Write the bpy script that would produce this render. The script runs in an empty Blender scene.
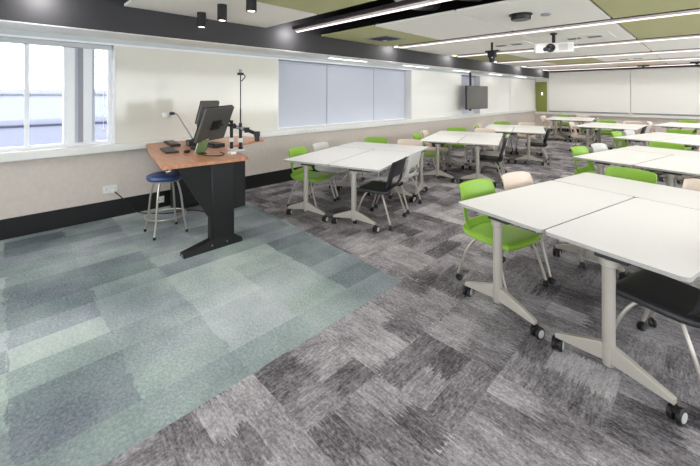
import bpy, bmesh, math, random
from mathutils import Vector, Matrix
random.seed(7)
sc = bpy.context.scene
COL = sc.collection
PI = math.pi

# ------------------------------------------------------------ camera, world, exposure
FPX, HY, H = 352.0, 95.0, 1.6
TH = math.atan((704 - 350) / FPX)
cam = bpy.data.cameras.new('camera'); cam.sensor_width = 36; cam.lens = FPX / 700 * 36
cam.shift_y = -(233 - HY) / 700.0; cam.clip_start = .05; cam.clip_end = 200
co = bpy.data.objects.new('camera', cam); COL.objects.link(co)
co.location = (0, 0, H); co.rotation_euler = (PI / 2, 0, TH); sc.camera = co
w = bpy.data.worlds.new('world'); sc.world = w; w.use_nodes = True
w.node_tree.nodes['Background'].inputs[0].default_value = (1, .985, .965, 1)
w.node_tree.nodes['Background'].inputs[1].default_value = 3.0
STRIP, SOFFIT, DOWN, LAMP = 1.3, 2.5, 3.0, 21.0
vs = sc.view_settings; vs.view_transform = 'Standard'; vs.look = 'None'; vs.gamma = 1; vs.use_curve_mapping = False
vs.exposure = 1.2
sc.cycles.use_denoising = True
sc.cycles.max_bounces = 10; sc.cycles.diffuse_bounces = 7
sc.cycles.sample_clamp_indirect = 8

# ------------------------------------------------------------ materials
def lin(c):
    return tuple((v / 255 / 12.92 if v / 255 <= .04045 else ((v / 255 + .055) / 1.055) ** 2.4) for v in c) + (1,)

class NT:
    def __init__(s, m): s.t = m.node_tree; s.n = s.t.nodes; s.l = s.t.links
    def put(s, sock, v):
        if hasattr(v, 'links') or isinstance(v, bpy.types.NodeSocket): s.l.new(v, sock)
        else: sock.default_value = v
    def math(s, op, a, b=0.0, c=0.0):
        n = s.n.new('ShaderNodeMath'); n.operation = op
        s.put(n.inputs[0], a); s.put(n.inputs[1], b); s.put(n.inputs[2], c); return n.outputs[0]
    def mix(s, f, a, b, blend='MIX'):
        n = s.n.new('ShaderNodeMix'); n.data_type = 'RGBA'; n.blend_type = blend
        s.put(n.inputs[0], f); s.put(n.inputs[6], a); s.put(n.inputs[7], b); return n.outputs[2]
    def xyz(s, x, y, z=0.0):
        n = s.n.new('ShaderNodeCombineXYZ'); s.put(n.inputs[0], x); s.put(n.inputs[1], y); s.put(n.inputs[2], z); return n.outputs[0]
    def sep(s, v):
        n = s.n.new('ShaderNodeSeparateXYZ'); s.l.new(v, n.inputs[0]); return n.outputs
    def wn(s, v):
        n = s.n.new('ShaderNodeTexWhiteNoise'); n.noise_dimensions = '3D'; s.l.new(v, n.inputs['Vector']); return n.outputs['Value']
    def noise(s, v, sc=5.0, det=2.0, rough=.5):
        n = s.n.new('ShaderNodeTexNoise'); s.l.new(v, n.inputs['Vector'])
        n.inputs['Scale'].default_value = sc; n.inputs['Detail'].default_value = det; n.inputs['Roughness'].default_value = rough
        return n.outputs['Fac']
    def ramp(s, f, stops, interp='LINEAR'):
        n = s.n.new('ShaderNodeValToRGB'); n.color_ramp.interpolation = interp; e = n.color_ramp.elements
        while len(e) > 1: e.remove(e[-1])
        e[0].position, e[0].color = stops[0]
        for p, c in stops[1:]:
            q = e.new(p); q.color = c
        s.l.new(f, n.inputs[0]); return n.outputs[0]
    def obj(s):
        return s.n.new('ShaderNodeTexCoord').outputs['Object']

def mat(name, rgb, rough=.5, metal=0, noise=0.04, nscale=30, bump=0, spec=.5, coat=0):
    m = bpy.data.materials.new(name); m.use_nodes = True
    t = NT(m); b = t.n['Principled BSDF']
    b.inputs['Roughness'].default_value = rough; b.inputs['Metallic'].default_value = metal
    b.inputs['Specular IOR Level'].default_value = spec
    if coat: b.inputs['Coat Weight'].default_value = coat
    c = lin(rgb); f = t.noise(t.obj(), nscale, 3)
    lo = tuple(max(0, v * (1 - noise)) for v in c[:3]) + (1,); hi = tuple(min(1, v * (1 + noise)) for v in c[:3]) + (1,)
    t.l.new(t.mix(f, lo, hi), b.inputs['Base Color'])
    if bump:
        bn = t.n.new('ShaderNodeBump'); bn.inputs['Strength'].default_value = bump; bn.inputs['Distance'].default_value = .002
        t.l.new(f, bn.inputs['Height']); t.l.new(bn.outputs[0], b.inputs['Normal'])
    return m

def emis(name, rgb, s):
    m = bpy.data.materials.new(name); m.use_nodes = True; t = NT(m); t.n.clear()
    e = t.n.new('ShaderNodeEmission'); e.inputs[0].default_value = lin(rgb); e.inputs[1].default_value = s
    o = t.n.new('ShaderNodeOutputMaterial'); t.l.new(e.outputs[0], o.inputs[0]); return m

def glass(name):
    m = bpy.data.materials.new(name); m.use_nodes = True; t = NT(m); t.n.clear()
    a = t.n.new('ShaderNodeBsdfTransparent'); a.inputs[0].default_value = (.93, .96, .98, 1)
    g = t.n.new('ShaderNodeBsdfGlossy'); g.inputs['Roughness'].default_value = .03
    f = t.n.new('ShaderNodeFresnel'); f.inputs[0].default_value = 1.45
    x = t.n.new('ShaderNodeMixShader'); o = t.n.new('ShaderNodeOutputMaterial')
    t.l.new(f.outputs[0], x.inputs[0]); t.l.new(a.outputs[0], x.inputs[1]); t.l.new(g.outputs[0], x.inputs[2]); t.l.new(x.outputs[0], o.inputs[0])
    return m

def carpet():
    m = bpy.data.materials.new('carpet_tiles'); m.use_nodes = True; t = NT(m); b = t.n['Principled BSDF']
    b.inputs['Roughness'].default_value = .95; b.inputs['Specular IOR Level'].default_value = .15
    P = t.obj(); x, y, z = t.sep(P)
    u = t.math('MULTIPLY', t.math('ADD', x, 1.83), 2.0); v = t.math('MULTIPLY', t.math('ADD', y, -.03), 2.0)
    iu = t.math('FLOOR', u); iv = t.math('FLOOR', v)
    idt = t.xyz(iu, iv, 0.0); r1 = t.wn(idt); r2 = t.wn(t.xyz(iu, iv, 7.3)); 
    # quarter turned tiles: swap the axes in half of them
    sw = t.math('GREATER_THAN', t.math('FRACT', t.math('MULTIPLY', t.math('ADD', iu, t.math('MULTIPLY', iv, 1.7)), .37)), .5)
    def sel(a, c): return t.math('ADD', t.math('MULTIPLY', a, sw), t.math('MULTIPLY', c, t.math('SUBTRACT', 1.0, sw)))
    p = sel(u, v); q = sel(v, u)
    # long thin yarn streaks, along p
    st = t.noise(t.xyz(t.math('MULTIPLY', p, 9.0), t.math('MULTIPLY', q, 45.0), r1), 1.0, 3, .7)
    st2 = t.noise(t.xyz(t.math('MULTIPLY', p, 2.2), t.math('MULTIPLY', q, 9.0), r2), 1.0, 4, .75)
    # ragged half-tile and quarter-tile blocks
    rag = t.math('MULTIPLY', t.math('SUBTRACT', t.noise(t.xyz(t.math('MULTIPLY', p, 1.0), t.math('MULTIPLY', q, 60.0), r1), 1.0, 2, .6), .5), 1.1)
    pr_ = t.math('ADD', p, t.math('MULTIPLY', rag, .45))
    blk = t.wn(t.xyz(t.math('FLOOR', t.math('MULTIPLY', pr_, 2.0)), t.math('FLOOR', t.math('MULTIPLY', q, 3.0)), iu))
    blk2 = t.wn(t.xyz(t.math('FLOOR', t.math('MULTIPLY', pr_, 1.0)), t.math('FLOOR', t.math('MULTIPLY', q, 1.0)), 3.1))
    big = t.noise(P, 2.2, 3, .6)
    fine = t.noise(P, 120.0, 3, .9)
    val = t.math('ADD', t.math('MULTIPLY', blk, .34), t.math('MULTIPLY', blk2, .22))
    val = t.math('ADD', val, t.math('MULTIPLY', r1, .10))
    val = t.math('ADD', val, t.math('MULTIPLY', t.math('SUBTRACT', st, .5), .75))
    val = t.math('ADD', val, t.math('MULTIPLY', t.math('SUBTRACT', st2, .5), .6))
    val = t.math('ADD', val, t.math('MULTIPLY', t.math('SUBTRACT', big, .5), .9))
    val = t.math('ADD', val, t.math('MULTIPLY', t.math('SUBTRACT', t.noise(P, 55.0, 4, .85), .5), 1.1))
    grey = t.ramp(val, [(0.0, lin((70, 67, 70))), (.3, lin((126, 122, 125))), (.6, lin((172, 168, 170))), (1.0, lin((214, 210, 208)))])
    # teal and blue planks: quarter metre wide, half a metre long, tones drifting over several planks
    iw = t.math('FLOOR', t.math('MULTIPLY', u, 2.0))
    wv = t.math('ADD', t.math('MULTIPLY', v, 1.0), t.math('MULTIPLY', t.math('SUBTRACT', st2, .5), .25))
    pw = t.wn(t.xyz(iw, t.math('FLOOR', wv), 2.2)); pw2 = t.wn(t.xyz(iu, t.math('FLOOR', t.math('MULTIPLY', wv, .5)), 6.1)); pw3 = t.wn(t.xyz(iw, t.math('FLOOR', wv), 8.8))
    drift = t.noise(t.xyz(t.math('MULTIPLY', u, .55), t.math('MULTIPLY', v, .55), 4.0), 1.0, 3, .6)
    grain = t.noise(P, 55.0, 4, .85)
    tv = t.math('ADD', t.math('ADD', t.math('MULTIPLY', pw, .24), t.math('MULTIPLY', pw2, .26)), t.math('MULTIPLY', t.math('SUBTRACT', drift, .30), 1.15))
    tv = t.math('ADD', tv, t.math('MULTIPLY', t.math('SUBTRACT', grain, .5), 1.1))
    hue = t.math('ADD', t.math('MULTIPLY', pw3, .55), t.math('MULTIPLY', t.math('SUBTRACT', t.noise(P, .9, 2), .32), 1.1))
    teal_a = t.ramp(tv, [(0.05, lin((78, 82, 96))), (.45, lin((132, 137, 146))), (.9, lin((186, 192, 197)))])
    teal_b = t.ramp(tv, [(0.05, lin((96, 112, 110))), (.45, lin((146, 162, 155))), (.9, lin((196, 208, 197)))])
    teal = t.mix(t.math('MINIMUM', t.math('MAXIMUM', hue, 0.0), 1.0), teal_a, teal_b)
    edge = t.math('ADD', 2.36, t.math('MULTIPLY', x, -.06))
    inx = t.math('LESS_THAN', x, -1.83); iny = t.math('LESS_THAN', y, t.math('ADD', edge, -.02))
    k = t.math('MULTIPLY', inx, iny)
    t.l.new(t.mix(k, grey, teal), b.inputs['Base Color'])
    bn = t.n.new('ShaderNodeBump'); bn.inputs['Strength'].default_value = .5; bn.inputs['Distance'].default_value = .003
    t.l.new(fine, bn.inputs['Height']); t.l.new(bn.outputs[0], b.inputs['Normal'])
    return m

def wood():
    m = bpy.data.materials.new('red_brown_laminate'); m.use_nodes = True; t = NT(m); b = t.n['Principled BSDF']
    b.inputs['Roughness'].default_value = .32
    x, y, z = t.sep(t.obj())
    f = t.noise(t.xyz(t.math('MULTIPLY', x, 2.0), t.math('MULTIPLY', y, 22.0), z), 1.6, 4, .6)
    t.l.new(t.ramp(f, [(.3, lin((176, 116, 84))), (.7, lin((206, 150, 116)))]), b.inputs['Base Color']); return m

M = dict(
    carpet=carpet(), wood=wood(), glass=glass('window_glass'),
    beige=mat('beige_wall_fabric', (219, 209, 200), .9, noise=.10, nscale=22, bump=.2),
    white=mat('white_paint', (232, 231, 228), .5), duct=mat('white_trunking', (236, 235, 231), .4),
    board=mat('glossy_whiteboard', (226, 224, 214), .10, spec=.5, noise=.01),
    boardw=mat('satin_whiteboard', (243, 242, 237), .35, noise=.01),
    trimw=mat('white_frame', (238, 240, 244), .4), lintel=mat('pale_grey_paint', (196, 200, 202), .6),
    steelgrey=mat('grey_post', (150, 152, 160), .5),
    blind=mat('blue_white_blind', (205, 209, 222), .8, noise=.015, nscale=200), gap=mat('grey_blind_edge', (150, 155, 172), .7),
    bulk=mat('charcoal_bulkhead_paint', (58, 57, 60), .65), black=mat('black_vinyl', (14, 14, 16), .5),
    plenum=mat('black_plenum', (24, 24, 26), .9), tile=mat('pale_ceiling_panel', (240, 238, 231), .9, noise=.03, nscale=60),
    green=mat('olive_ceiling_panel', (184, 184, 138), .9, noise=.04, nscale=60), tan=mat('tan_ceiling_panel', (226, 212, 186), .9),
    olive=mat('olive_wall_panel', (140, 146, 74), .7),
    alu=mat('pale_strip_housing', (226, 214, 214), .45), stripdark=mat('dark_strip_channel', (52, 40, 42), .7),
    led=emis('led_strip', (255, 236, 232), STRIP), soff=emis('soffit_led', (255, 250, 244), SOFFIT), downl=emis('downlight_lens', (255, 246, 236), DOWN),
    ttop=mat('white_laminate_top', (233, 232, 229), .33, noise=.012), tedge=mat('grey_table_edge', (176, 174, 170), .5),
    tleg=mat('warm_silver_powder_coat', (184, 178, 169), .38, metal=.25), tdark=mat('dark_bracket', (46, 46, 48), .55),
    rubber=mat('black_castor_rubber', (24, 24, 25), .5), hub=mat('light_castor_hub', (196, 196, 194), .5), greyhub=mat('grey_castor_hub', (70, 70, 72), .5),
    cleg=mat('silver_chair_tube', (186, 180, 172), .35, metal=.5),
    c_green=mat('lime_green_plastic', (140, 184, 62), .38, noise=.02, spec=.45), c_beige=mat('blush_beige_plastic', (226, 208, 192), .45, noise=.02),
    c_grey=mat('light_grey_plastic', (204, 203, 200), .45, noise=.02), c_black=mat('charcoal_plastic', (36, 37, 40), .4, noise=.05),
    steel=mat('brushed_steel', (190, 184, 176), .3, metal=.7), blue=mat('navy_vinyl', (50, 72, 124), .35), dblack=mat('black_powder_coat', (15, 16, 18), .45),
    cloth=mat('black_shroud', (13, 13, 15), .7), mon=mat('grey_monitor_back', (84, 83, 80), .45), mon2=mat('mid_grey_back', (108, 107, 104), .5),
    screen=mat('dark_screen', (28, 30, 34), .15), tv=mat('grey_screen', (98, 97, 95), .22), chrome=mat('chrome', (205, 205, 205), .15, metal=.9),
    plastic=mat('white_plastic', (236, 236, 232), .4), keys=mat('grey_keys', (96, 96, 98), .5), lime=mat('green_card', (122, 146, 100), .5),
    foil=mat('silver_duct_foil', (190, 190, 190), .3, metal=.85, noise=.2), cable=mat('black_cable', (26, 26, 28), .5), paper=mat('white_paper', (232, 232, 228), .8),
    facade=mat('lavender_outside_cladding', (96, 99, 115), .8), facadew=mat('white_outside_wall', (240, 240, 240), .8), facdark=mat('blue_grey_outside_joint', (24, 25, 50), .8),
)

# ------------------------------------------------------------ mesh helpers
class MB:
    def __init__(s): s.v = []; s.f = []; s.m = []; s.mats = []
    def mi(s, m):
        if m not in s.mats: s.mats.append(m)
        return s.mats.index(m)
    def add(s, vs, fs, m, X=None):
        o = len(s.v); k = s.mi(m)
        for p in vs: s.v.append(tuple(X @ Vector(p)) if X is not None else tuple(p))
        for f in fs: s.f.append([o + i for i in f]); s.m.append(k)
        return s
    def box(s, x0, x1, y0, y1, z0, z1, m, X=None):
        x0, x1 = min(x0, x1), max(x0, x1); y0, y1 = min(y0, y1), max(y0, y1); z0, z1 = min(z0, z1), max(z0, z1)
        vs = [(x0, y0, z0), (x1, y0, z0), (x1, y1, z0), (x0, y1, z0), (x0, y0, z1), (x1, y0, z1), (x1, y1, z1), (x0, y1, z1)]
        return s.add(vs, [(3, 2, 1, 0), (4, 5, 6, 7), (0, 1, 5, 4), (1, 2, 6, 5), (2, 3, 7, 6), (3, 0, 4, 7)], m, X)
    def prism(s, pts, z0, z1, m, side=None, X=None):   # pts counter clockwise
        n = len(pts); vs = [(x, y, z0) for x, y in pts] + [(x, y, z1) for x, y in pts]
        s.add(vs, [tuple(range(n))[::-1], tuple(range(n, 2 * n))], m, X)
        return s.add(vs, [(i, (i + 1) % n, n + (i + 1) % n, n + i) for i in range(n)], side or m, X)
    def lathe(s, prof, m, n=20, X=None):               # prof [(r,z)]
        vs = []; fs = []
        for r, z in prof: vs += [(r * math.cos(2 * PI * i / n), r * math.sin(2 * PI * i / n), z) for i in range(n)]
        for j in range(len(prof) - 1):
            for i in range(n):
                a, b = j * n + i, j * n + (i + 1) % n; fs.append((a, b, b + n, a + n))
        fs.append(tuple(range(n))[::-1]); fs.append(tuple(range((len(prof) - 1) * n, len(prof) * n)))
        return s.add(vs, fs, m, X)
    def cyl(s, a, b, r, m, n=16, r2=None):
        a = Vector(a); b = Vector(b); d = b - a; X = Matrix.Translation(a) @ d.to_track_quat('Z', 'Y').to_matrix().to_4x4()
        return s.lathe([(r, 0), (r2 or r, d.length)], m, n, X)
    def tube(s, pts, r, m, n=8, rad=.0, closed=False):
        P = [Vector(p) for p in pts]
        if rad and not closed:                          # round the corners
            Q = [P[0]]
            for i in range(1, len(P) - 1):
                a, b, c = P[i - 1], P[i], P[i + 1]; la = min(rad, (a - b).length * .49); lc = min(rad, (c - b).length * .49)
                p, q = b + (a - b).normalized() * la, b + (c - b).normalized() * lc
                for k in range(6):
                    t = k / 5; Q.append(p * (1 - t) ** 2 + b * 2 * t * (1 - t) + q * t * t)
            Q.append(P[-1]); P = Q
        vs = []; fs = []; N = len(P); up = None
        for i, p in enumerate(P):
            if closed: d = (P[(i + 1) % N] - P[i - 1]).normalized()
            else: d = (P[min(i + 1, N - 1)] - P[max(i - 1, 0)]).normalized()
            if up is None: up = d.orthogonal().normalized()
            up = (up - d * up.dot(d)).normalized(); sd = d.cross(up)
            vs += [tuple(p + (up * math.cos(2 * PI * k / n) + sd * math.sin(2 * PI * k / n)) * r) for k in range(n)]
        for j in range(N if closed else N - 1):
            for i in range(n):
                a, b = j * n + i, j * n + (i + 1) % n; c, d = ((j + 1) % N) * n + (i + 1) % n, ((j + 1) % N) * n + i
                fs.append((a, b, c, d))
        if not closed: fs += [tuple(range(n))[::-1], tuple(range((N - 1) * n, N * n))]
        return s.add(vs, fs, m)
    def build(s, name, parent=None, smooth=True, bevel=0, seg=2, solid=0, sub=0, loc=None):
        me = bpy.data.meshes.new(name); me.from_pydata(s.v, [], s.f)
        for m in s.mats: me.materials.append(m)
        me.polygons.foreach_set('material_index', s.m); 
        if smooth: me.shade_smooth(); me.set_sharp_from_angle(angle=math.radians(38))
        me.update(); o = bpy.data.objects.new(name, me); COL.objects.link(o)
        if parent: o.parent = parent
        if loc: o.location = loc
        if solid:
            d = o.modifiers.new('solid', 'SOLIDIFY'); d.thickness = solid; d.offset = -1
        if bevel:
            d = o.modifiers.new('bevel', 'BEVEL'); d.width = bevel; d.segments = seg; d.limit_method = 'ANGLE'; d.angle_limit = math.radians(40)
        if sub:
            d = o.modifiers.new('sub', 'SUBSURF'); d.levels = sub; d.render_levels = sub
        return o

def tag(o, label, cat, group=None, kind=None):
    if label: o['label'] = label
    if cat: o['category'] = cat
    if group: o['group'] = group
    if kind: o['kind'] = kind
    return o
def thing(name, label, cat, loc=(0, 0, 0), rz=0, group=None):
    o = bpy.data.objects.new(name, None); COL.objects.link(o); o.location = loc; o.rotation_euler = (0, 0, rz)
    o.empty_display_size = .1
    return tag(o, label, cat, group)
def struct(o, label=None, cat=None):
    o['kind'] = 'structure'
    if label: tag(o, label, cat)
    return o
def S(name, boxes, m, label, cat, bevel=0):
    b = MB()
    for q in boxes: b.box(*q[:6], q[6] if len(q) > 6 else m)
    return struct(b.build(name, smooth=False, bevel=bevel), label, cat)
def kids(o): return [c for c in COL.objects if c.parent == o]
KIDS = {}
def copy_tree(o, parent=None):
    c = o.copy(); COL.objects.link(c); c.parent = parent
    for ch in list(o.children): copy_tree(ch, c)
    return c

# ------------------------------------------------------------ room shell
XL, XR, YB, YF, ZC, ZP = -5.47, 3.2, 17.45, -2.6, 2.66, 3.15
S('floor', [(XL - .3, XR + .2, YF - .2, YB + .2, -.1, 0)], M['carpet'], 'grey carpet tiles with a teal and blue area at the lectern', 'floor')
bays = [(-2.3, 1.06), (3.6, 7.72), (10.44, 11.75)]                       # openings in the left wall
b = MB(); b.box(XL - .3, XL, YF, YB, 0, .90, M['beige']); b.box(XL - .3, XL, YF, YB, 2.25, ZP, M['lintel'])
yy = [YF] + [q for p in bays for q in p] + [YB]
for i in range(0, len(yy), 2): b.box(XL - .3, XL, yy[i], yy[i + 1], .90, 2.25, M['white'])
struct(b.build('wall_left', smooth=False), 'left wall with beige fabric below and window bays above', 'wall')
S('wall_back', [(XL - .3, XR, YB, YB + .2, 0, .86, M['beige']), (XL - .3, XR, YB, YB + .2, .86, ZP, M['white'])], M['white'], 'back wall behind the long whiteboards', 'wall')
S('wall_right', [(XR, XR + .2, YF, YB, 0, .8), (XR, XR + .2, YF, YB, 2.4, ZP), (XR, XR + .2, YF, -2.2, .8, 2.4), (XR, XR + .2, 17.0, YB, .8, 2.4)], M['white'], 'white right wall outside the picture with an added long window', 'wall')
S('wall_front', [(XL - .3, XR + .2, YF - .2, YF, 0, .8), (XL - .3, XR + .2, YF - .2, YF, 2.4, ZP), (XL - .3, -5.2, YF - .2, YF, .8, 2.4), (3.0, XR + .2, YF - .2, YF, .8, 2.4)], M['white'], 'white wall behind the camera with an added wide window', 'wall')
def added_window(name, label, a, b, fixed, alongy):  # unseen windows, added to let in light for ceiling and walls
    n = int((b - a) / 2.0); b0 = MB(); g0 = MB()
    def bx(m_, p0, p1, z0, z1, t0, t1, mm):
        if alongy: m_.box(fixed + t0, fixed + t1, p0, p1, z0, z1, mm)
        else: m_.box(p0, p1, fixed + t0, fixed + t1, z0, z1, mm)
    bx(b0, a, b, .8, .85, .05, .12, M['trimw']); bx(b0, a, b, 2.35, 2.4, .05, .12, M['trimw'])
    for i in range(n + 1):
        p = a + (b - a) * i / n; bx(b0, max(a, p - .03), min(b, p + .03), .85, 2.35, .05, .12, M['trimw'])
    bx(g0, a, b, .85, 2.35, .08, .09, M['glass'])
    w0 = struct(b0.build(name, None, False), label, 'window'); g0.build('pane', w0, False)
added_window('added_window_right', 'long window added in the right wall for light, outside the picture', -2.2, 17.0, XR, True)
added_window('added_window_front', 'wide window added behind the camera for light', -5.2, 3.0, YF - .2, False)
S('ceiling', [(XL - .3, XR + .2, YF - .2, YB + .2, ZP, ZP + .1)], M['plenum'], 'black soffit above the hanging ceiling panels', 'ceiling')
XB = -4.9
S('trim_1', [(XL, XB, YF, YB, 2.345, ZP, M['bulk']), (XL, XB - .002, YF, YB, 2.335, 2.345, M['white'])], M['bulk'], 'charcoal bulkhead running above the left wall with white underside', 'bulkhead')
S('baseboard_left', [(XL, XL + .02, YF, YB, 0, .225)], M['black'], 'tall black baseboard along the left wall', 'baseboard', .003)
S('baseboard_back', [(XL, XR, YB - .02, YB, 0, .15)], M['black'], 'black baseboard on the back wall', 'baseboard')
S('trim_2', [(XL, XL + .075, YF, YB - .075, .865, .962), (XL - .2, XL, YF + .3, 1.06, .90, .962), (XL - .2, XL, 3.6, 7.72, .90, .962), (XL - .2, XL, 10.44, 11.75, .90, .962)], M['duct'], 'white cable trunking ledge along the left wall', 'trunking', .006)
S('trim_3', [(XL, XR, YB - .075, YB, .745, .84)], M['duct'], 'white cable trunking along the back wall', 'trunking', .006)
S('trim_4', [(XL, XL + .012, YF, YB, 2.25, 2.275)], M['trimw'], 'thin white track above the boards on the left wall', 'trim')

# ceiling panels: hanging rafts between the light strips
cols = [-4.88, -3.6, -2.24, -.9, .44, 1.78, 3.12]
rows = [(1.05, 2.98), (4.12, 6.03), (6.24, 8.58), (8.82, 11.2), (11.42, 13.74), (13.98, 16.28), (16.50, 17.40)]
rown = ['front', 'second', 'third', 'fourth', 'fifth', 'sixth', 'rear']
cmap = {(0, 0): 'tile', (0, 1): 'green', (0, 2): 'green', (0, 3): 'green', (1, 0): 'green', (1, 3): 'green', (2, 3): 'green', (3, 0): 'green', (4, 1): 'green', (5, 2): 'tan'}
cname = {'tile': 'pale', 'green': 'olive green', 'tan': 'tan'}
colw = ['against the charcoal bulkhead', 'second from the bulkhead', 'third from the bulkhead', 'fourth from the bulkhead', 'fifth from the bulkhead', 'sixth from the bulkhead']
for r, (y0, y1) in enumerate(rows):
    for c in range(6):
        if r < 2 and c > 4 or r == 0 and c > 2: continue
        k = cmap.get((r, c), 'tile')
        p = MB().box(cols[c] + (.0 if c == 0 else .014), cols[c + 1] - .014, y0, y1, ZC, ZC + .03, M[k]).build('ceiling_panel', smooth=False, bevel=.002)
        tag(p, '%s ceiling panel in the %s row, %s' % (cname[k], rown[r], colw[c]), 'ceiling panel', 'suspended ceiling panels')
# light strips
for i, y in enumerate((.3, 3.42, 6.14, 8.70, 11.31, 13.86, 16.40)):  # the rearmost strip is added to brighten the back wall
    z = ZC - .035
    t = thing('light_strip', ['linear ceiling light nearest the window, outside the frame', 'slim glowing light strip in the wide black ceiling gap', 'long ceiling light strip just before the white projector',
              'long ceiling light strip right behind the projector', 'ceiling light strip, third from the back wall', 'ceiling light strip, second from the back wall', 'added ceiling light strip nearest the back wall, brightening it'][i], 'ceiling light', (-1, y, z), 0, 'parallel ceiling light strips')
    x0, x1 = -3.66, 4.1
    MB().box(x0, x1, -.045, .035, .0, .05, M['alu']).box(x0, x1, -.095, -.047, .03, .075, M['stripdark']).build('housing', t, False)
    MB().box(x0 + .01, x1 - .01, -.025, .015, -.008, -.001, M['led']).build('diffuser', t, False)
    la = bpy.data.lights.new('strip_lamp', 'AREA'); la.shape = 'RECTANGLE'; la.size = x1 - x0 - .02; la.size_y = .04; la.spread = math.radians(140); la.energy = LAMP; la.color = (1, .975, .955)
    lo = bpy.data.objects.new('strip_lamp', la); COL.objects.link(lo); lo.parent = t; lo.location = ((x0 + x1) / 2, -.005, -.012)
    le = bpy.data.lights.new('end_lamp', 'AREA'); le.shape = 'RECTANGLE'; le.size = .05; le.size_y = .05; le.energy = 1.7; le.color = (1, .985, .97)
    lo = bpy.data.objects.new('end_lamp', le); COL.objects.link(lo); lo.parent = t; lo.location = (x0 - .012, -.005, .02); lo.rotation_euler = (0, math.radians(62), 0)
# soffit downlights
for i, yc in enumerate((5.15, 7.6, 10.05, 12.5, 14.95)):
    t = thing('soffit_light', 'recessed white light under the bulkhead, ' + ['above the blue-white blinds', 'above the end of the blinds', 'before the wall screen', 'after the wall screen', 'near the olive panel'][i], 'light', (-5.22, yc, 2.335), 0, 'lights under the bulkhead')
    MB().box(-.045, .045, -.56, .56, -.006, .0, M['trimw']).build('frame', t, False)
    MB().box(-.03, .03, -.54, .54, -.009, -.0065, M['soff']).build('lens', t, False)

# ------------------------------------------------------------ left wall: window, boards, blinds
XW = -5.62
t = struct(MB().box(XW - .03, XW + .03, -2.3, 1.06, .96, 1.0, M['trimw']).box(XW - .03, XW + .03, -2.3, 1.06, 2.2, 2.25, M['trimw']).box(XW - .03, XW + .03, -2.3, -2.25, 1, 2.2, M['trimw'])
    .box(XW - .03, XW + .03, 1.02, 1.06, 1, 2.2, M['trimw']).build('window_1', None, False), 'bright window at the far left of the wall', 'window')
for y0, y1 in ((.20, .245), (-1.2, -1.15)): MB().box(XW - .03, XW + .025, y0, y1, 1, 2.2, M['trimw']).build('mullion', t, False)
MB().box(XW - .12, XW + .06, .56, .665, 1, 2.2, M['trimw']).box(XW - .10, XW + .04, .665, .70, 1, 2.2, M['blind']).box(XW - .06, XW + .05, .70, .752, 1, 2.2, M['steelgrey']).box(XW - .1, XW + .06, .752, .84, 1, 2.2, M['trimw']).box(XW - .08, XW + .03, .84, .875, 1, 2.2, M['blind']).build('window_post', t, False)
for y0, y1 in ((-2.25, -1.2), (-1.15, .2), (.245, .56), (.875, 1.02)): MB().box(XW - .004, XW + .004, y0, y1, 1, 2.2, M['glass']).build('pane', t, False)
t = thing('roller_blind', 'rolled up pale grey blind above the bright window with a hanging cord', 'blind', (0, 0, 0))
MB().box(XL - .10, XL - .03, -2.25, 1.04, 2.19, 2.25, M['lintel']).build('cassette', t, False, .01)
MB().cyl((XL - .05, .955, 1.12), (XL - .05, .955, 1.17), .012, M['plastic']).cyl((XL - .05, .955, 1.17), (XL - .05, .955, 2.2), .0025, M['plastic'], 6).build('cord', t)
def wboard(y0, y1, m, label, z0=.965, z1=2.245):
    t = thing('whiteboard', label, 'whiteboard', (XL + .001, y0, z0))
    MB().box(0, .012, 0, y1 - y0, 0, z1 - z0, m).build('panel', t, False)
    for q in (-.012, y1 - y0): MB().box(0, .016, q, q + .012, 0, z1 - z0, M['trimw']).build('side_trim', t, False)
wboard(1.075, 3.58, M['board'], 'glossy warm-white wall board behind the lectern desk')
wboard(7.74, 10.42, M['boardw'], 'white wall board left of the hanging screen')
wboard(11.77, 14.34, M['boardw'], 'white wall board right of the hanging screen')
wboard(14.46, 17.36, M['boardw'], 'white wall board ending at the olive panel')
XBd = -5.66
MB1 = MB().box(XBd - .05, XBd - .03, 3.6, 7.72, .962, 2.25, M['gap'])
struct(MB1.build('window_2', None, False), 'window bay covered by blue-white roller blinds', 'window')
for i, (y0, y1) in enumerate(((3.61, 4.92), (4.935, 6.42), (6.435, 7.70))):
    t = thing('roller_blind', 'lowered blue-white blind in the wide bay, ' + ('nearest the lectern', 'middle one', 'farthest one, beside the white board')[i], 'blind', (XBd, y0, .965), 0, 'blinds in the wide bay')
    MB().box(0, .006, 0, y1 - y0, .02, 1.25, M['blind']).build('fabric', t, False)
    MB().box(-.004, .012, 0, y1 - y0, 0, .02, M['trimw']).build('bottom_bar', t, False)
    MB().cyl((.0, 0, 1.262), (.0, y1 - y0, 1.262), .02, M['blind']).build('roller', t)
struct(MB().box(XBd - .05, XBd - .03, 10.44, 11.75, .962, 2.25, M['gap']).build('window_3', None, False), 'narrow window bay behind the hanging screen', 'window')
t = thing('roller_blind', 'lowered blue-white blind in the narrow bay behind the hanging screen', 'blind', (XBd, 10.46, .965))
MB().box(0, .006, 0, 1.26, .02, 1.25, M['blind']).build('fabric', t, False)
MB().box(-.004, .012, 0, 1.26, 0, .02, M['trimw']).build('bottom_bar', t, False)
MB().box(0, .03, -.005, 1.265, 1.25, 1.28, M['gap']).build('head_rail', t, False)

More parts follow.
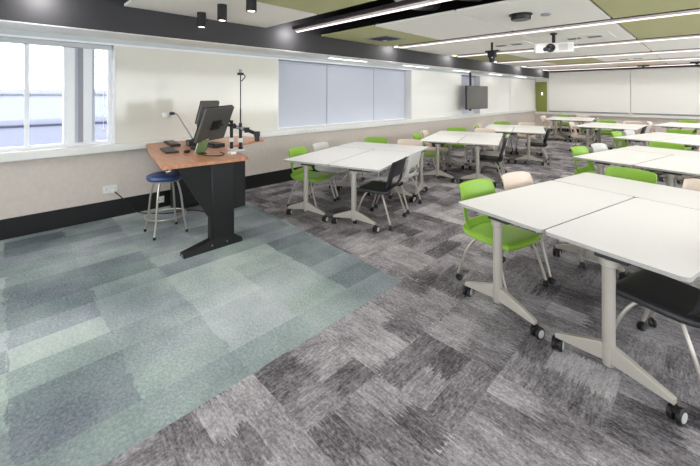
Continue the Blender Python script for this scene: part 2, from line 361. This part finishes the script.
# back wall
tag(MB().box(-5.43, -4.98, YB - .03, YB - .001, .845, 2.19, M['olive']).build('wall_panel', None, False, .003), 'tall olive green panel on the back wall beside the left corner', 'wall panel')
t = thing('wall_light', 'small white fitting on the olive panel', 'wall fitting', (-5.17, YB - .031, 1.645))
MB().box(-.045, .045, -.03, 0, -.08, .08, M['plastic']).build('housing', t, True, .015)
MB().box(-.02, .02, -.035, -.03, -.01, .05, M['soff']).build('lens', t, False)
def bboard(x0, x1, label):
    t = thing('whiteboard', label, 'whiteboard', (x0, YB - .001, .885))
    MB().box(0, x1 - x0, -.045, 0, 0, 1.70, M['boardw']).build('panel', t, False)
    MB().box(-.0, x1 - x0, -.065, -.045, -.012, .02, M['steelgrey']).box(0, x1 - x0, -.05, 0, -.03, -.012, M['tedge']).build('pen_ledge', t, False)
bboard(-4.88, -2.025, 'wide whiteboard on the back wall, next to the olive panel')
bboard(-2.0, .84, 'wide whiteboard on the back wall, right of the vertical joint')
bboard(.865, 3.1, 'whiteboard on the back wall outside the frame')
tag(MB().box(-2.09, -1.93, YB - .10, YB - .076, .84, .875, M['plastic']).build('pen_tray', None, True, .004), 'small white tray on the ledge below the joint of the back boards', 'tray')
tag(MB().box(-2.6, 0, YB - .2, YB - .0, 2.6, 2.655, M['stripdark']).build('screen_housing', None, False) if False else MB().box(-4.86, 3.1, YB - .09, YB - .05, 2.605, 2.66, M['stripdark']).build('ceiling_edge_strip', None, False), 'dark strip where the ceiling meets the back whiteboards', 'trim')

# hanging screen
t = thing('wall_screen', 'dark grey screen hanging on a black pole at the left wall', 'screen', (-5.14, 10.82, 1.52), math.radians(-2))
MB().box(.0, .05, -.70, .68, -.37, .37, M['dblack']).build('bezel', t, True, .006)
MB().box(.0502, .053, -.69, .67, -.36, .36, M['tv']).build('display', t, False)
MB().box(-.03, 0, -.1, .1, -.15, .15, M['dblack']).build('bracket', t, False)
MB().box(-.075, -.03, -.32, -.26, -.42, .812, M['dblack']).box(-.03, -.0, -.34, -.24, -.1, .1, M['dblack']).build('pole', t, True, .004)

# outside, seen through the window
t = thing('neighbour_building', 'pale lavender building outside the left window with dark joints', 'building', (-12, 0, 0))
MB().box(-.5, 0, -14, 16, -3, 1.75, M['facade']).build('lower_cladding', t, False)
MB().box(-.5, -.06, -14, 16, 1.75, 7, M['facadew']).build('upper_wall', t, False)
MB().box(0, .03, -14, 16, -.10, -.09, M['facade']).box(0, .03, -14, 16, .79, .84, M['facdark']).box(0, .03, -14, 16, 1.575, 1.62, M['facdark']).box(-.06, -.03, -14, 16, 2.66, 2.70, M['steelgrey']).box(-.06, -.04, -14, 16, 2.2, 2.22, M['facade']).build('joint', t, False)
for y in (-1.4, .30, 2.3): MB().box(-.06, .06, y, y + .10, 1.75, 2.6, M['facadew']).build('louvre', t, False)

# power outlets, papers on trunking
def outlet(name, label, y, z, w=.13, h=.085, x=XL):
    t = thing(name, label, 'socket', (x, y, z))
    MB().box(0, .012, -w / 2, w / 2, -h / 2, h / 2, M['plastic']).build('plate', t, True, .004)
    for dy in (-w / 4, w / 4): MB().box(.012, .0135, dy - .018, dy + .018, -.02, .02, M['duct']).box(.0135, .014, dy - .004, dy + .004, -.01, .01, M['tedge']).build('socket', t, False)
    return t
o1 = outlet('power_outlet', 'double white power outlet on the beige wall with a plug in it', 1.02, .375, .16, .10)
tag(MB().box(.0, .04, -.03, .02, -.03, .02, M['plastic']).build('plug', None, True, .006, loc=(XL + .0136, 1.05, .355)), 'white plug in the double outlet on the beige wall', 'plug')
tag(MB().tube([(XL + .05, 1.06, .34), (XL + .055, 1.13, .26), (XL + .06, 1.2, .16), (XL + .1, 1.3, .02), (XL + .25, 1.45, .008), (XL + .4, 1.62, .008), (XL + .45, 1.9, .008), (XL + .9, 2.05, .008)], .007, M['cable'], 6, .1).build('power_cable'), 'black power cable from the wall outlet to the desk', 'cable')
outlet('data_outlet', 'small white outlet on the black baseboard behind the stool', 1.62, .115, .09, .09, XL + .02)
for i, y in enumerate((4.02, 4.24, 4.46)):
    t = outlet('trunking_socket', 'white socket on the ledge trunking below the blinds, ' + ('left', 'middle', 'right')[i] + ' one of three', y, .912, .14, .07, XL + .075); t['group'] = 'sockets on the trunking'

# ------------------------------------------------------------ castors, tables, chairs
def wheel(m, c, r, wd, ax, hub):
    a = Vector(ax).normalized(); c = Vector(c)
    for s in (-1, 1):
        p = c + a * s * (wd * .30); X = Matrix.Translation(p) @ a.to_track_quat('Z', 'Y').to_matrix().to_4x4(); h = wd * .21
        m.lathe([(r * .86, -h), (r, -h * .5), (r, h * .5), (r * .86, h)], M['rubber'], 18, X)
        Xs = Matrix.Translation(p) @ (a * s).to_track_quat('Z', 'Y').to_matrix().to_4x4()
        m.lathe([(r * .66, 0), (r * .66, h + .0015), (r * .3, h + .004)], M[hub], 14, Xs)
def castor(parent, x, y, r, hub, ang):
    m = MB(); ax = (math.cos(ang), math.sin(ang), 0); bx, by = -math.sin(ang) * r * .5, math.cos(ang) * r * .5
    wheel(m, (bx, by, r), r, r * 1.5, ax, hub)
    m.cyl((0, 0, r * 1.2), (0, 0, r * 2.35), r * .22, M['rubber'], 10)
    m.box(-r * .42, r * .42, -r * .42, r * .42, r * 1.55, r * 1.95, M['rubber'])
    return m.build('castor', parent, True, loc=(x, y, 0))
def rrect(w, d, r, n=5):
    P = []
    for cx, cy, a0 in ((w / 2 - r, d / 2 - r, 0), (-w / 2 + r, d / 2 - r, 90), (-w / 2 + r, -d / 2 + r, 180), (w / 2 - r, -d / 2 + r, 270)):
        for k in range(n + 1):
            a = math.radians(a0 + 90 * k / n); P.append((cx + r * math.cos(a), cy + r * math.sin(a)))
    return P
TL, TW, TZ = 1.390, .689, .74
def make_table():   # local: long side along y, centred
    t = thing('folding_table', 'x', 'table')
    P = rrect(TW, TL, .035)
    m = MB(); m.prism(P, TZ - .022, TZ, M['ttop'], M['tedge']); top = m.build('tabletop', t, True, .003)
    MB().box(-.02, .02, -.56, .56, .67, .70, M['tdark']).box(-.17, .17, -.60, -.575, .695, TZ - .022, M['tdark']).box(-.17, .17, .575, .60, .695, TZ - .022, M['tdark']).build('underframe', t, False)
    for s in (-1, 1):
        y = s * (TL / 2 - .04)
        m = MB(); m.lathe([(.027, .10), (.032, .14), (.032, .665)], M['tleg'], 22)
        m.lathe([(.036, .65), (.044, .655), (.044, .69), (.040, .695)], M['tleg'], 22)
        m.box(-.06, .10, -.03, .03, .693, TZ - .022, M['tdark'])
        for q in (-1, 1):                                  # sloping tapered foot arms
            vs = []
            for x, z0, z1, h in ((.02, .125, .222, .024), (.285, .092, .120, .019)):
                vs += [(q * x, -h, z0), (q * x, h, z0), (q * x, h * .8, z1), (q * x, -h * .8, z1)]
            f = [(0, 3, 2, 1), (4, 5, 6, 7), (0, 1, 5, 4), (1, 2, 6, 5), (2, 3, 7, 6), (3, 0, 4, 7)]
            if q < 0: f = [g[::-1] for g in f]
            m.add(vs, f, M['tleg'])
        lg = m.build('leg', t, True, .004, loc=(0, y, 0))
        castor(lg, -.28, 0, .039, 'hub', .35); castor(lg, .28, 0, .039, 'hub', -.15)
    return t

CW = .242
def make_chair(col):
    t = thing('stacking_chair', 'x', 'chair')
    cm = M['c_' + col]
    def grid(prof, ts, fn, skip=lambda i, j: False):
        vs = [fn(p, a) for p in prof for a in ts]; n = len(ts)
        fs = [(i * n + j, i * n + j + 1, (i + 1) * n + j + 1, (i + 1) * n + j) for i in range(len(prof) - 1) for j in range(n - 1) if not skip(i, j)]
        return vs, fs
    ts = [-1, -.985, -.9, -.5, 0, .5, .9, .985, 1]
    seat = [(.232, .395), (.238, .43), (.215, .450), (.15, .456), (.05, .450), (-.06, .444), (-.15, .446), (-.20, .462), (-.222, .49)]
    def fs_(p, a):
        x, z = p; wdt = (CW - .01) * (1.0 if x > -.1 else .97); e = abs(a)
        dz = {1: -.052, .985: -.022, .9: -.002}.get(e, 0) + (-.006 if e < .6 else 0)
        if x > .22 and e > .8: x -= .02
        return (x, a * wdt, max(z + dz, .392))
    v, f = grid(seat, ts, fs_); f = [g[::-1] for g in f]
    MB().add(v, [g[::-1] for g in f], cm).build('seat', t, True, solid=.012, sub=1)
    back = [(-.190, .448), (-.214, .475), (-.228, .51), (-.240, .55), (-.252, .60), (-.258, .625), (-.272, .68), (-.288, .74), (-.298, .785), (-.304, .803), (-.314, .806)]
    tb = [-1, -.97, -.78, -.70, -.35, 0, .35, .70, .78, .97, 1]
    def fb(p, a):
        x, z = p; wdt = CW * (1 - .06 * max(0, (z - .6) / .2)); e = abs(a)
        xx = x + .030 * a * a + (.030 if e == 1 else .012 if e == .97 else 0)
        if z > .75: z -= .018 * a * a * a * a
        return (xx, a * wdt, z)
    v, f = grid(back, tb, fb, lambda i, j: 2 <= i <= 3 and 2 < j < 7 or i < 2 and 4 <= j <= 5 and False)
    MB().add(v, f, cm).build('backrest', t, True, solid=-.013, sub=1)
    MB().tube([(.14, .10, .415), (-.13, .10, .415)], .010, M['cleg']).tube([(.14, -.10, .415), (-.13, -.10, .415)], .010, M['cleg']).tube([(0.0, -.12, .405), (0.0, .12, .405)], .010, M['cleg']).build('frame', t)
    for sx in (-1, 1):
        for sy in (-1, 1):
            y0 = sy * .10
            lg = MB().tube([(sx * .03, y0, .408), (sx * .10, sy * .20, .402), (sx * .155, sy * .245, .30), (sx * .235, sy * .262, .062)], .0115, M['cleg'], 10, .06).build('leg', t)
            castor(lg, sx * .235, sy * .262, .025, 'greyhub', .4 if sy > 0 else -.2)
    return t

TP = make_table(); CP = {c: make_chair(c) for c in ('green', 'beige', 'grey', 'black')}
used = set()
def place(proto, label, x, y, rz, group):
    key = proto.name
    if key in used: o = copy_tree(proto)
    else: used.add(key); o = proto
    o['label'] = label; o['group'] = group; o.location = (x, y, 0); o.rotation_euler = (0, 0, rz); return o
def px(X, Y):
    d = -math.sin(TH) * X + math.cos(TH) * Y; r = math.cos(TH) * X + math.sin(TH) * Y; return 350 + FPX * r / d
# origin (near left table corner), turn, descriptor, chair colours left x2, end x2, right x2
GR = [
 (-1.40, 2.60, -13.2, 'the nearest table group at lower right', ('green', 'beige', 'green', 'beige', 'black', 'grey')),
 (-3.95, 2.67, 16.8, 'the table group beside the lectern', ('green', 'grey', 'green', 'beige', 'black', 'grey')),
 (-1.30, 5.66, -13, 'the second table group on the right', ('green', 'grey', 'green', 'beige', 'black', 'grey')),
 (-3.79, 5.59, 19.7, 'the second table group by the left wall', ('green', 'beige', 'green', 'beige', 'black', 'grey')),
 (-1.31, 8.81, -15, 'the third table group on the right', ('green', 'grey', 'green', 'beige', 'black', 'grey')),
 (-3.82, 8.25, 18, 'the third table group by the left wall', ('green', 'beige', 'green', 'beige', 'black', 'grey')),
 (-2.56, 11.2, -2, 'the middle rear table group', ('beige', None, 'green', 'beige', 'black', 'grey')),
 (-3.96, 13.6, 8, 'the farthest table group at left', ('beige', 'beige', 'green', 'beige', 'green', 'grey')),
 (-1.03, 13.05, -8, 'the farthest table group at right', ('beige', None, 'green', 'beige', 'black', 'grey')),
]
CN = {'green': 'lime green', 'beige': 'blush beige', 'grey': 'light grey', 'black': 'charcoal black'}
for gi, (ox, oy, ang, desc, cc) in enumerate(GR):
    a = math.radians(ang); ca, sa = math.cos(a), math.sin(a)
    def L(u, v): return (ox + u * ca - v * sa, oy + u * sa + v * ca)
    for u, v, r, ps in ((TW / 2, TL / 2, 0, 'left of the front pair'), (TW / 2 + .70, TL / 2, 0, 'right of the front pair'), (.697, 1.40 + TW / 2, PI / 2, 'crosswise at the far end')):
        x, y = L(u, v)
        place(TP, 'white table, %s in %s' % (ps, desc), x, y, a + r, 'white folding tables')
    q = (.46, 1.06, .47, 1.19) if gi == 0 else (.55, 1.17, .46, 1.21)
    slots = [(.09, q[0], 0, 'left side front'), (.09, q[1], 0, 'left side second'), (.345, 2.02, -PI / 2, 'far end left'), (.985, 2.02, -PI / 2, 'far end right'),
             (q[3], q[2], PI, 'right side front'), (q[3] + .02, 1.12, PI, 'right side second')]
    for (u, v, r, ps), c in zip(slots, cc):
        if c is None: continue
        u += random.uniform(-.015, .015); v += random.uniform(-.015, .015); x, y = L(u, v)
        if px(x, y) > 728: continue
        place(CP[c], '%s chair, %s, in %s' % (CN[c], ps, desc), x, y, a + r + random.uniform(-.04, .04), 'castor chairs around the tables')

# ------------------------------------------------------------ lectern desk
DZ = .93
t = thing('lectern_desk', 'height-adjustable desk with red-brown wooden top and black column', 'desk', (-3.62, 1.58, 0))
def D(p): return [(x + 3.62, y - 1.58) for x, y in p]
poly = [(-5.385, 1.42), (-4.6, 1.24), (-3.60, 1.08), (-3.55, 1.12), (-3.46, 1.86), (-3.50, 1.92), (-4.15, 2.03), (-4.38, 2.14), (-4.62, 2.60), (-4.70, 2.84), (-5.0, 2.90), (-5.385, 2.80)]
MB().prism(D(poly), DZ - .032, DZ, M['wood']).build('desktop', t, True, .004)
MB().box(-.07, .04, -.03, .22, .03, .895, M['dblack']).build('column', t, True, .012)
foot = MB()
foot.add([(-.06, -.31, .0), (.05, -.31, 0), (.05, .31, 0), (-.06, .31, 0), (-.05, -.31, .04), (.04, -.31, .04), (.04, -.04, .10), (.04, .22, .10), (.04, .31, .04), (-.05, .31, .04), (-.05, .22, .10), (-.05, -.04, .10)],
         [(3, 2, 1, 0), (0, 1, 5, 4), (4, 5, 6, 11), (11, 6, 7, 10), (10, 7, 8, 9), (9, 8, 2, 3), (1, 2, 8, 7, 6, 5), (0, 4, 11, 10, 9, 3)], M['dblack'])
for y in (-.03, .13): foot.cyl((.049, y, .05), (.054, y, .05), .008, M['chrome'], 10)
foot.cyl((0, -.312, .018), (0, -.317, .018), .012, M['chrome'], 10)
foot.build('foot', t, True, .006)
MB().box(-.34, .0, .05, .34, .39, .896, M['dblack']).build('cable_box', t, True, .008)
# black end panel with a slanted edge on the user side
X = Matrix(((0, 0, 1, 0), (1, 0, 0, 0), (0, 1, 0, 0), (0, 0, 0, 1)))
MB().prism([(-.37, .896), (-.07, .36), (-.03, .33), (.20, .37), (.35, .375), (.35, .896)], .0, .03, M['cloth'], X=X).build('end_panel', t, True, .004)
MB().box(-1.62, -1.5, .1, .5, 0.02, .896, M['dblack']).build('rear_column', t, True, .012)
MB().cyl((-.0, -.42, DZ - .06), (-.0, -.455, DZ - .06), .018, M['chrome']).build('control_button', t)

# stool
t = thing('bar_stool', 'tall steel stool with a round navy vinyl seat', 'stool', (-4.45, 1.38, 0))
MB().lathe([(.14, .615), (.19, .622), (.205, .645), (.198, .668), (.17, .68), (.08, .686), (.0, .684)], M['blue'], 36).build('seat', t)
MB().lathe([(.15, .60), (.16, .60), (.16, .618)], M['steel'], 28).build('seat_ring', t)
R = [(.215 * math.cos(2 * PI * k / 32), .215 * math.sin(2 * PI * k / 32), .20) for k in range(32)]
MB().tube(R, .009, M['steel'], 8, closed=True).build('foot_ring', t)
for k in range(4):
    a = PI / 4 + k * PI / 2
    lg = MB().tube([(.13 * math.cos(a), .13 * math.sin(a), .612), (.178 * math.cos(a), .178 * math.sin(a), .45), (.206 * math.cos(a), .206 * math.sin(a), .2), (.245 * math.cos(a), .245 * math.sin(a), .015)], .012, M['steel'], 10, .08).build('leg', t)
    MB().cyl((.245 * math.cos(a), .245 * math.sin(a), 0), (.245 * math.cos(a), .245 * math.sin(a), .03), .015, M['rubber'], 12).build('foot_cap', lg)

# things on the desk
r_ = Vector((math.cos(TH), math.sin(TH), 0)); f_ = Vector((-math.sin(TH), math.cos(TH), 0)); zz = Vector((0, 0, 1))
def basis(wv, hv, c):
    wv = wv.normalized(); hv = (hv - wv * hv.dot(wv)).normalized(); n = wv.cross(hv)
    X = Matrix((wv, hv, n)).transposed().to_4x4(); X.translation = c; return X
def at(pxx, pyy, d): return Vector((0, 0, H)) + (r_ * ((pxx - 350) / FPX) + f_ + zz * (-(pyy - HY) / FPX)) * d
def monitor(label, c, X, w, h, m, armto, th=.035):
    t = thing('monitor', label, 'monitor', c); X = X.copy(); X.translation = (0, 0, 0)
    MB().box(-w / 2, w / 2, -h / 2, h / 2, -.005, th - .005, m, X).box(-w / 2 - .003, w / 2 + .003, -h / 2 - .003, h / 2 + .003, -.022, -.005, M['dblack'], X).build('back_cover', t, True, .006)
    MB().box(-w / 2 + .012, w / 2 - .012, -h / 2 + .012, h / 2 - .012, -.0235, -.0215, M['screen'], X).build('display', t, False)
    MB().box(-.06, .06, -.06, .06, th - .005, th + .012, M['dblack'], X).build('mount_plate', t, True, .004)
    return t
c1 = at(214, 123.5, 4.02); X1 = basis(r_ * .46 + zz * .05 + f_ * .88, r_ * .40 + zz * .88 - f_ * .24, c1)
monitor('larger dark monitor seen from behind, on the desk arm', c1, X1, .40, .43, M['mon'], None)
c2 = at(207.5, 112.5, 4.62); X2 = basis(r_ * .55 + zz * .0 + f_ * .83, r_ * .33 + zz * .92 - f_ * .2, c2)
monitor('lighter grey monitor behind the larger one', c2, X2, .26, .32, M['mon2'], None, .03)
# the stand of the rear monitor
t = thing('monitor_post', 'short black post holding the rear grey monitor', 'monitor stand', (c2.x + .0, c2.y + .02, DZ))
bz = c2.z - DZ
t.location = (at(198.5, 147, 4.35).x, at(198.5, 147, 4.35).y, DZ)
MB().box(-.07, .07, -.07, .07, 0, .03, M['dblack']).cyl((0, 0, .03), (0, 0, .30), .018, M['dblack']).build('post', t, True)
q = c2 - Vector(t.location)
MB().tube([(0, 0, .29), tuple(q * .5 + Vector((0, 0, .12))), tuple(q + X2.to_3x3() @ Vector((0, 0, .03)))], .013, M['dblack'], 8, .03).build('arm', t)
# clamp arm with two black posts
t = thing('double_monitor_mount', 'black double desk arm with joints, clamped at the desk edge', 'monitor arm', (-4.04, 1.96, DZ))
o = Vector(t.location)
P1 = at(231.5, 150, 4.30); P2 = at(240.5, 151, 4.26)
for P in (P1, P2):
    p = P - o; MB().cyl((p.x, p.y, 0.0), (p.x, p.y, .36 if P is P1 else .33), .019, M['dblack']).cyl((p.x, p.y, .10), (p.x, p.y, .15), .028, M['plastic']).build('post', t)
p = P2 - o; m0 = (P1 + P2) / 2 - o
MB().box(m0.x - .10, m0.x + .10, m0.y - .06, m0.y + .06, 0, .016, M['plastic']).build('base_plate', t, True, .004)
J = [at(224, 124, 4.16) - o, at(233, 126, 4.28) - o, at(247, 130, 4.25) - o, at(257, 134, 4.2) - o]
ar = MB()
mc = c1 + X1.to_3x3() @ Vector((0, 0, .045)) - o
ar.tube([tuple(mc), tuple(J[0]), tuple(J[1])], .018, M['dblack'], 8, .02)
ar.build('arm', t)
ar = MB().tube([tuple(J[1]), tuple(J[2]), tuple(J[3])], .022, M['dblack'], 8, .02)
for k, r in ((1, .034), (2, .03), (3, .036)): ar.cyl(tuple(J[k] - zz * .03), tuple(J[k] + zz * .03), r, M['dblack'], 14)
ar.cyl(tuple(J[1] + (J[2] - J[1]) * .3 + zz * .003), tuple(J[1] + (J[2] - J[1]) * .8 + zz * .003), .0235, M['steelgrey'], 10)
ar.cyl(tuple(J[3]), tuple(J[3] - zz * .085), .028, M['dblack'], 14)
ar.build('arm', t)
ar = MB(); k1 = P1 - o; K = [Vector((k1.x, k1.y, .33)), at(227, 118, 4.2) - o, at(222, 122, 4.1) - o]
ar.tube([tuple(x) for x in K], .015, M['dblack'], 8, .02).cyl(tuple(K[1] - zz * .02), tuple(K[1] + zz * .02), .028, M['dblack'], 12); ar.build('arm', t)
# tall thin camera pole
b0 = at(240, 132, 4.34)
t = thing('camera_pole', 'thin black pole with a small camera on top', 'camera', (at(240.5, 148, 4.34).x, at(240.5, 148, 4.34).y, DZ))
MB().cyl((0, 0, 0), (0, 0, .03), .03, M['dblack']).cyl((0, 0, 0), (0, 0, .93), .0065, M['dblack'], 8).cyl((0, 0, .24), (0, 0, .50), .009, M['dblack'], 8).build('pole', t)
MB().box(-.03, .03, -.03, .03, .915, .945, M['dblack']).cyl((0, 0, .945), (0, 0, .985), .018, M['steelgrey']).build('camera_head', t, True, .003)
MB().tube([tuple(r_ * .02 + zz * .93), tuple(r_ * .06 + zz * .91), tuple(r_ * .055 + zz * .885), tuple(r_ * .01 + zz * .84)], .006, M['dblack'], 6, .02).build('bracket', t)
# desk lamp / document camera
t = thing('desk_lamp', 'desk lamp with a white head and slanted dark arm', 'lamp', (at(193, 139, 4.75).x, at(193, 139, 4.75).y, DZ))
o = Vector(t.location)
MB().lathe([(.07, 0), (.07, .012), (.02, .03), (.02, .08)], M['dblack'], 20).build('base', t)
A = [Vector((0, 0, .07)), at(177, 114, 4.85) - o, at(171, 112, 4.85) - o]
MB().tube([tuple(x) for x in A], .009, M['steelgrey'], 8, .02).build('arm', t)
B = [Vector((0.01, 0.01, .08)), at(189.5, 122, 4.9) - o, at(181, 113, 4.9) - o]
MB().tube([tuple(x) for x in B], .005, M['plastic'], 6, .06).build('cable', t)
hd = at(166.5, 114.5, 4.85) - o
MB().lathe([(.045, -.035), (.055, -.02), (.055, .02), (.035, .035)], M['plastic'], 20, Matrix.Translation(hd)).cyl(tuple(hd + r_ * .03 + zz * .01), tuple(hd + r_ * .11 + zz * .015), .02, M['dblack'], 10).build('lamp_head', t)
# flat black console, keyboard, mouse, card stand, boxes
def put(name, label, cat, w, d, h, m, pxx, pyy, ang=0, extra=None, bevel=.004, z=DZ):
    dd = FPX * (H - z) / (pyy - HY); p = at(pxx, pyy, dd); t = thing(name, label, cat, (p.x, p.y, z), math.radians(ang))
    MB().box(-w / 2, w / 2, -d / 2, d / 2, 0, h, m).build('body', t, True, bevel)
    if extra: extra(t)
    return t
def keysf(t):
    m = MB()
    for j in range(4):
        for i in range(12): m.box(-.2 + i * .0335, -.2 + i * .0335 + .028, -.055 + j * .029, -.055 + j * .029 + .023, .0176, .022, M['keys'])
    m.build('keys', t, False)
put('keyboard', 'dark grey keyboard lying on the desk', 'keyboard', .42, .14, .0175, M['dblack'], 169, 151, -8, keysf)
put('computer_mouse', 'small black mouse right of the keyboard', 'mouse', .06, .10, .03, M['dblack'], 187, 152.5, 60, lambda t: MB().cyl((0, .015, .03), (0, .03, .03), .005, M['keys'], 8).build('scroll_wheel', t), .012)
put('control_console', 'flat black console behind the keyboard', 'console', .5, .12, .03, M['dblack'], 172, 144.5, -8, lambda t: MB().box(-.22, .22, -.04, .04, .0302, .034, M['keys']).build('button_panel', t, False))
put('document_box', 'low black box at the foot of the desk lamp', 'box', .22, .09, .07, M['dblack'], 191, 145.5, -10, lambda t: MB().box(-.1, .1, -.047, -.0452, .015, .05, M['keys']).build('front_panel', t, False))
put('laptop_dock', 'black dock with cables behind the big monitor', 'dock', .30, .14, .05, M['dblack'], 214, 146.5, 5, lambda t: MB().box(-.12, .12, -.072, -.0702, .01, .035, M['keys']).build('ports', t, False))
p = at(202, 154, FPX * .67 / (154 - HY))
t = thing('touch_panel', 'small tilted panel with a green back standing on the desk', 'touch panel', (p.x, p.y, DZ))
Xp = basis(r_ * .62 + f_ * .78, r_ * .5 + zz * .8 - f_ * .1, Vector((0, 0, .088)))
MB().box(-.06, .06, -.085, .085, -.004, .006, M['lime'], Xp).build('panel', t, True, .003)
MB().box(-.062, .062, -.087, .087, -.010, -.004, M['paper'], Xp).build('frame', t, False)
MB().box(-.045, .045, -.04, .04, 0, .012, M['dblack']).build('stand', t, True, .003)
tag(MB().tube([(-3.98, 1.82, DZ + .006), (-3.80, 1.80, DZ + .006), (-3.72, 1.70, DZ + .006), (-3.85, 1.58, DZ + .006), (-4.0, 1.6, DZ + .006)], .005, M['cable'], 6, .06).build('desk_cable'), 'black cable looping on the desk near its right end', 'cable')
put('white_adapter', 'small white adapter beside the arm posts', 'adapter', .08, .06, .03, M['plastic'], 232, 154, 10, lambda t: MB().box(-.02, .02, -.032, -.0302, .008, .02, M['tedge']).build('port', t, False))

# ------------------------------------------------------------ ceiling things
for i, (x, y) in enumerate(((-4.56, 1.84), (-3.99, 1.85), (-3.33, 1.86))):
    t = thing('pendant_spotlight', 'black cylinder spotlight under the ceiling, ' + ('leftmost', 'middle', 'rightmost')[i] + ' of three', 'spotlight', (x, y, 2.47), 0, 'black cylinder spotlights')
    MB().lathe([(.044, .012), (.052, 0), (.054, 0), (.054, .19)], M['dblack'], 24).build('body', t)
    MB().lathe([(.036, .004), (.036, .0115)], M['downl'], 20).build('lens', t)
# ducts in the black gap
for i, (x, y) in enumerate(((-2.72, 4.0), (-2.05, 3.98))):
    tag(MB().tube([(x, y - .45, 2.9), (x, y - .25, 2.84), (x, y, 2.85), (x, y + .4, 2.92)], .11, M['foil'], 16, .15).build('flexible_duct'), 'silver flexible duct in the black ceiling gap, ' + ('left', 'right') + ' one' if False else 'silver flexible duct in the black ceiling gap, ' + ('left one', 'right one')[i], 'duct', 'silver ducts above the gap')
# air diffusers
def diffuser(x, y, label, w=.58, dark=True):
    t = thing('air_vent', label, 'air vent', (x, y, ZC))
    MB().box(-w / 2, w / 2, -w / 2, w / 2, -.008, 0, M['steelgrey'] if dark else M['tile']).build('frame', t, False)
    m = MB()
    for k, s in enumerate((.46, .34, .22)):
        h = s * w / .58 / 2
        m.lathe([(h * 1.35, -.009 - k * .008), (h * 1.2, -.018 - k * .008)], M['dblack'] if dark else M['steelgrey'], 4, Matrix.Rotation(PI / 4, 4, 'Z'))
    m.build('cone', t, False)
    MB().lathe([(.05, -.045), (.03, -.034)], M['trimw'], 4, Matrix.Rotation(PI / 4, 4, 'Z')).build('centre', t, False)
diffuser(-4.22, 5.12, 'dark square air vent in the olive panel at the bulkhead')
def slotvent(x, y, label):
    t = thing('air_vent', label, 'air vent', (x, y, ZC), 0, 'pale slot vents')
    MB().box(-.42, .42, -.42, .42, -.006, 0, M['tile']).build('frame', t, False)
    for dx in (-.16, .16): MB().lathe([(.15, -.010), (.10, -.016)], M['steelgrey'], 4, Matrix.Translation((dx, 0, 0)) @ Matrix.Rotation(PI / 4, 4, 'Z')).box(dx - .09, dx + .09, -.03, .03, -.020, -.0155, M['dblack']).build('slot', t, False)
slotvent(-1.55, 7.6, 'pale square vent with two dark slots, right of the projector')
slotvent(-1.5, 13.0, 'pale square vent with two dark slots, nearer the back wall')
slotvent(-2.9, 7.6, 'pale square vent with two dark slots, left of the projector')
# round black speaker
t = thing('ceiling_speaker', 'round black ceiling speaker before the projector', 'speaker', (-1.70, 4.86, ZC))
MB().lathe([(.115, -.07), (.12, -.06), (.12, -.015), (.14, -.012), (.14, 0)], M['dblack'], 32).build('body', t)
MB().lathe([(.10, -.0705), (.10, -.075)], M['mon2'], 28).build('grille', t)
tag(MB().lathe([(.045, -.02), (.06, -.012), (.06, 0)], M['steelgrey'], 20).build('smoke_detector', loc=(-1.46, 5.06, ZC)), 'small flat detector just right of the round speaker', 'detector')
for i, (x, y) in enumerate(((-1.52, 16.2), (-.16, 15.7))):
    t = thing('ceiling_sensor', 'small black ceiling device near the back wall, ' + ('left one', 'right one')[i], 'sensor', (x, y, ZC), 0, 'rear ceiling devices')
    MB().box(-.16, .16, -.05, .05, -.05, 0, M['dblack']).build('body', t, True, .006)
    MB().cyl((.0, 0, -.05), (.0, -.0, -.09), .04, M['dblack'], 14).build('lens', t)
# projector
t = thing('projector', 'white projector hanging from the ceiling by a black pole', 'projector', (-1.82, 6.74, 2.33), math.radians(22))
MB().box(-.29, .27, -.18, .18, -.02, .145, M['plastic']).build('body', t, True, .02, 3)
m = MB(); X = Matrix.Translation((-.07, -.18, .06)) @ Matrix.Rotation(PI / 2, 4, 'X')
m.lathe([(.072, 0), (.072, .012), (.05, .014), (.05, .03)], M['dblack'], 28, X).lathe([(.045, .03), (.02, .034)], M['screen'], 22, X).build('lens', t)
MB().lathe([(.035, 0), (.03, .014)], M['tdark'], 18, Matrix.Translation((-.145, -.18, .04)) @ Matrix.Rotation(PI / 2, 4, 'X')).build('focus_ring', t)
m = MB()
for k in range(6): m.box(.05, .18, -.1815, -.1803, .02 + k * .018, .03 + k * .018, M['tedge'])
m.build('grille', t, False)
MB().cyl((0, 0, .145), (0, 0, .33), .028, M['dblack']).lathe([(.05, .30), (.06, .33)], M['dblack'], 20).box(-.09, .09, -.07, .07, .145, .16, M['dblack']).build('mount', t)
MB().tube([(.24, .10, .06), (.33, .10, .03), (.36, .10, .1), (.36, .12, .33)], .006, M['plastic'], 6, .05).build('cable', t)
# ceiling camera
t = thing('ceiling_camera', 'black camera hanging from the ceiling left of the projector', 'camera', (-3.02, 7.05, 2.30))
MB().cyl((0, 0, .2), (0, 0, .36), .022, M['dblack']).build('pole', t)
MB().box(-.12, .14, -.05, .05, .17, .20, M['dblack']).box(-.07, .07, -.06, .06, .06, .17, M['dblack']).build('bracket', t, True, .004)
MB().cyl((0, 0, .06), (0, 0, -.04), .065, M['dblack'], 20, .05).cyl((.03, -.062, .05), (.02, -.075, .05), .02, M['chrome'], 12).build('lens_head', t)
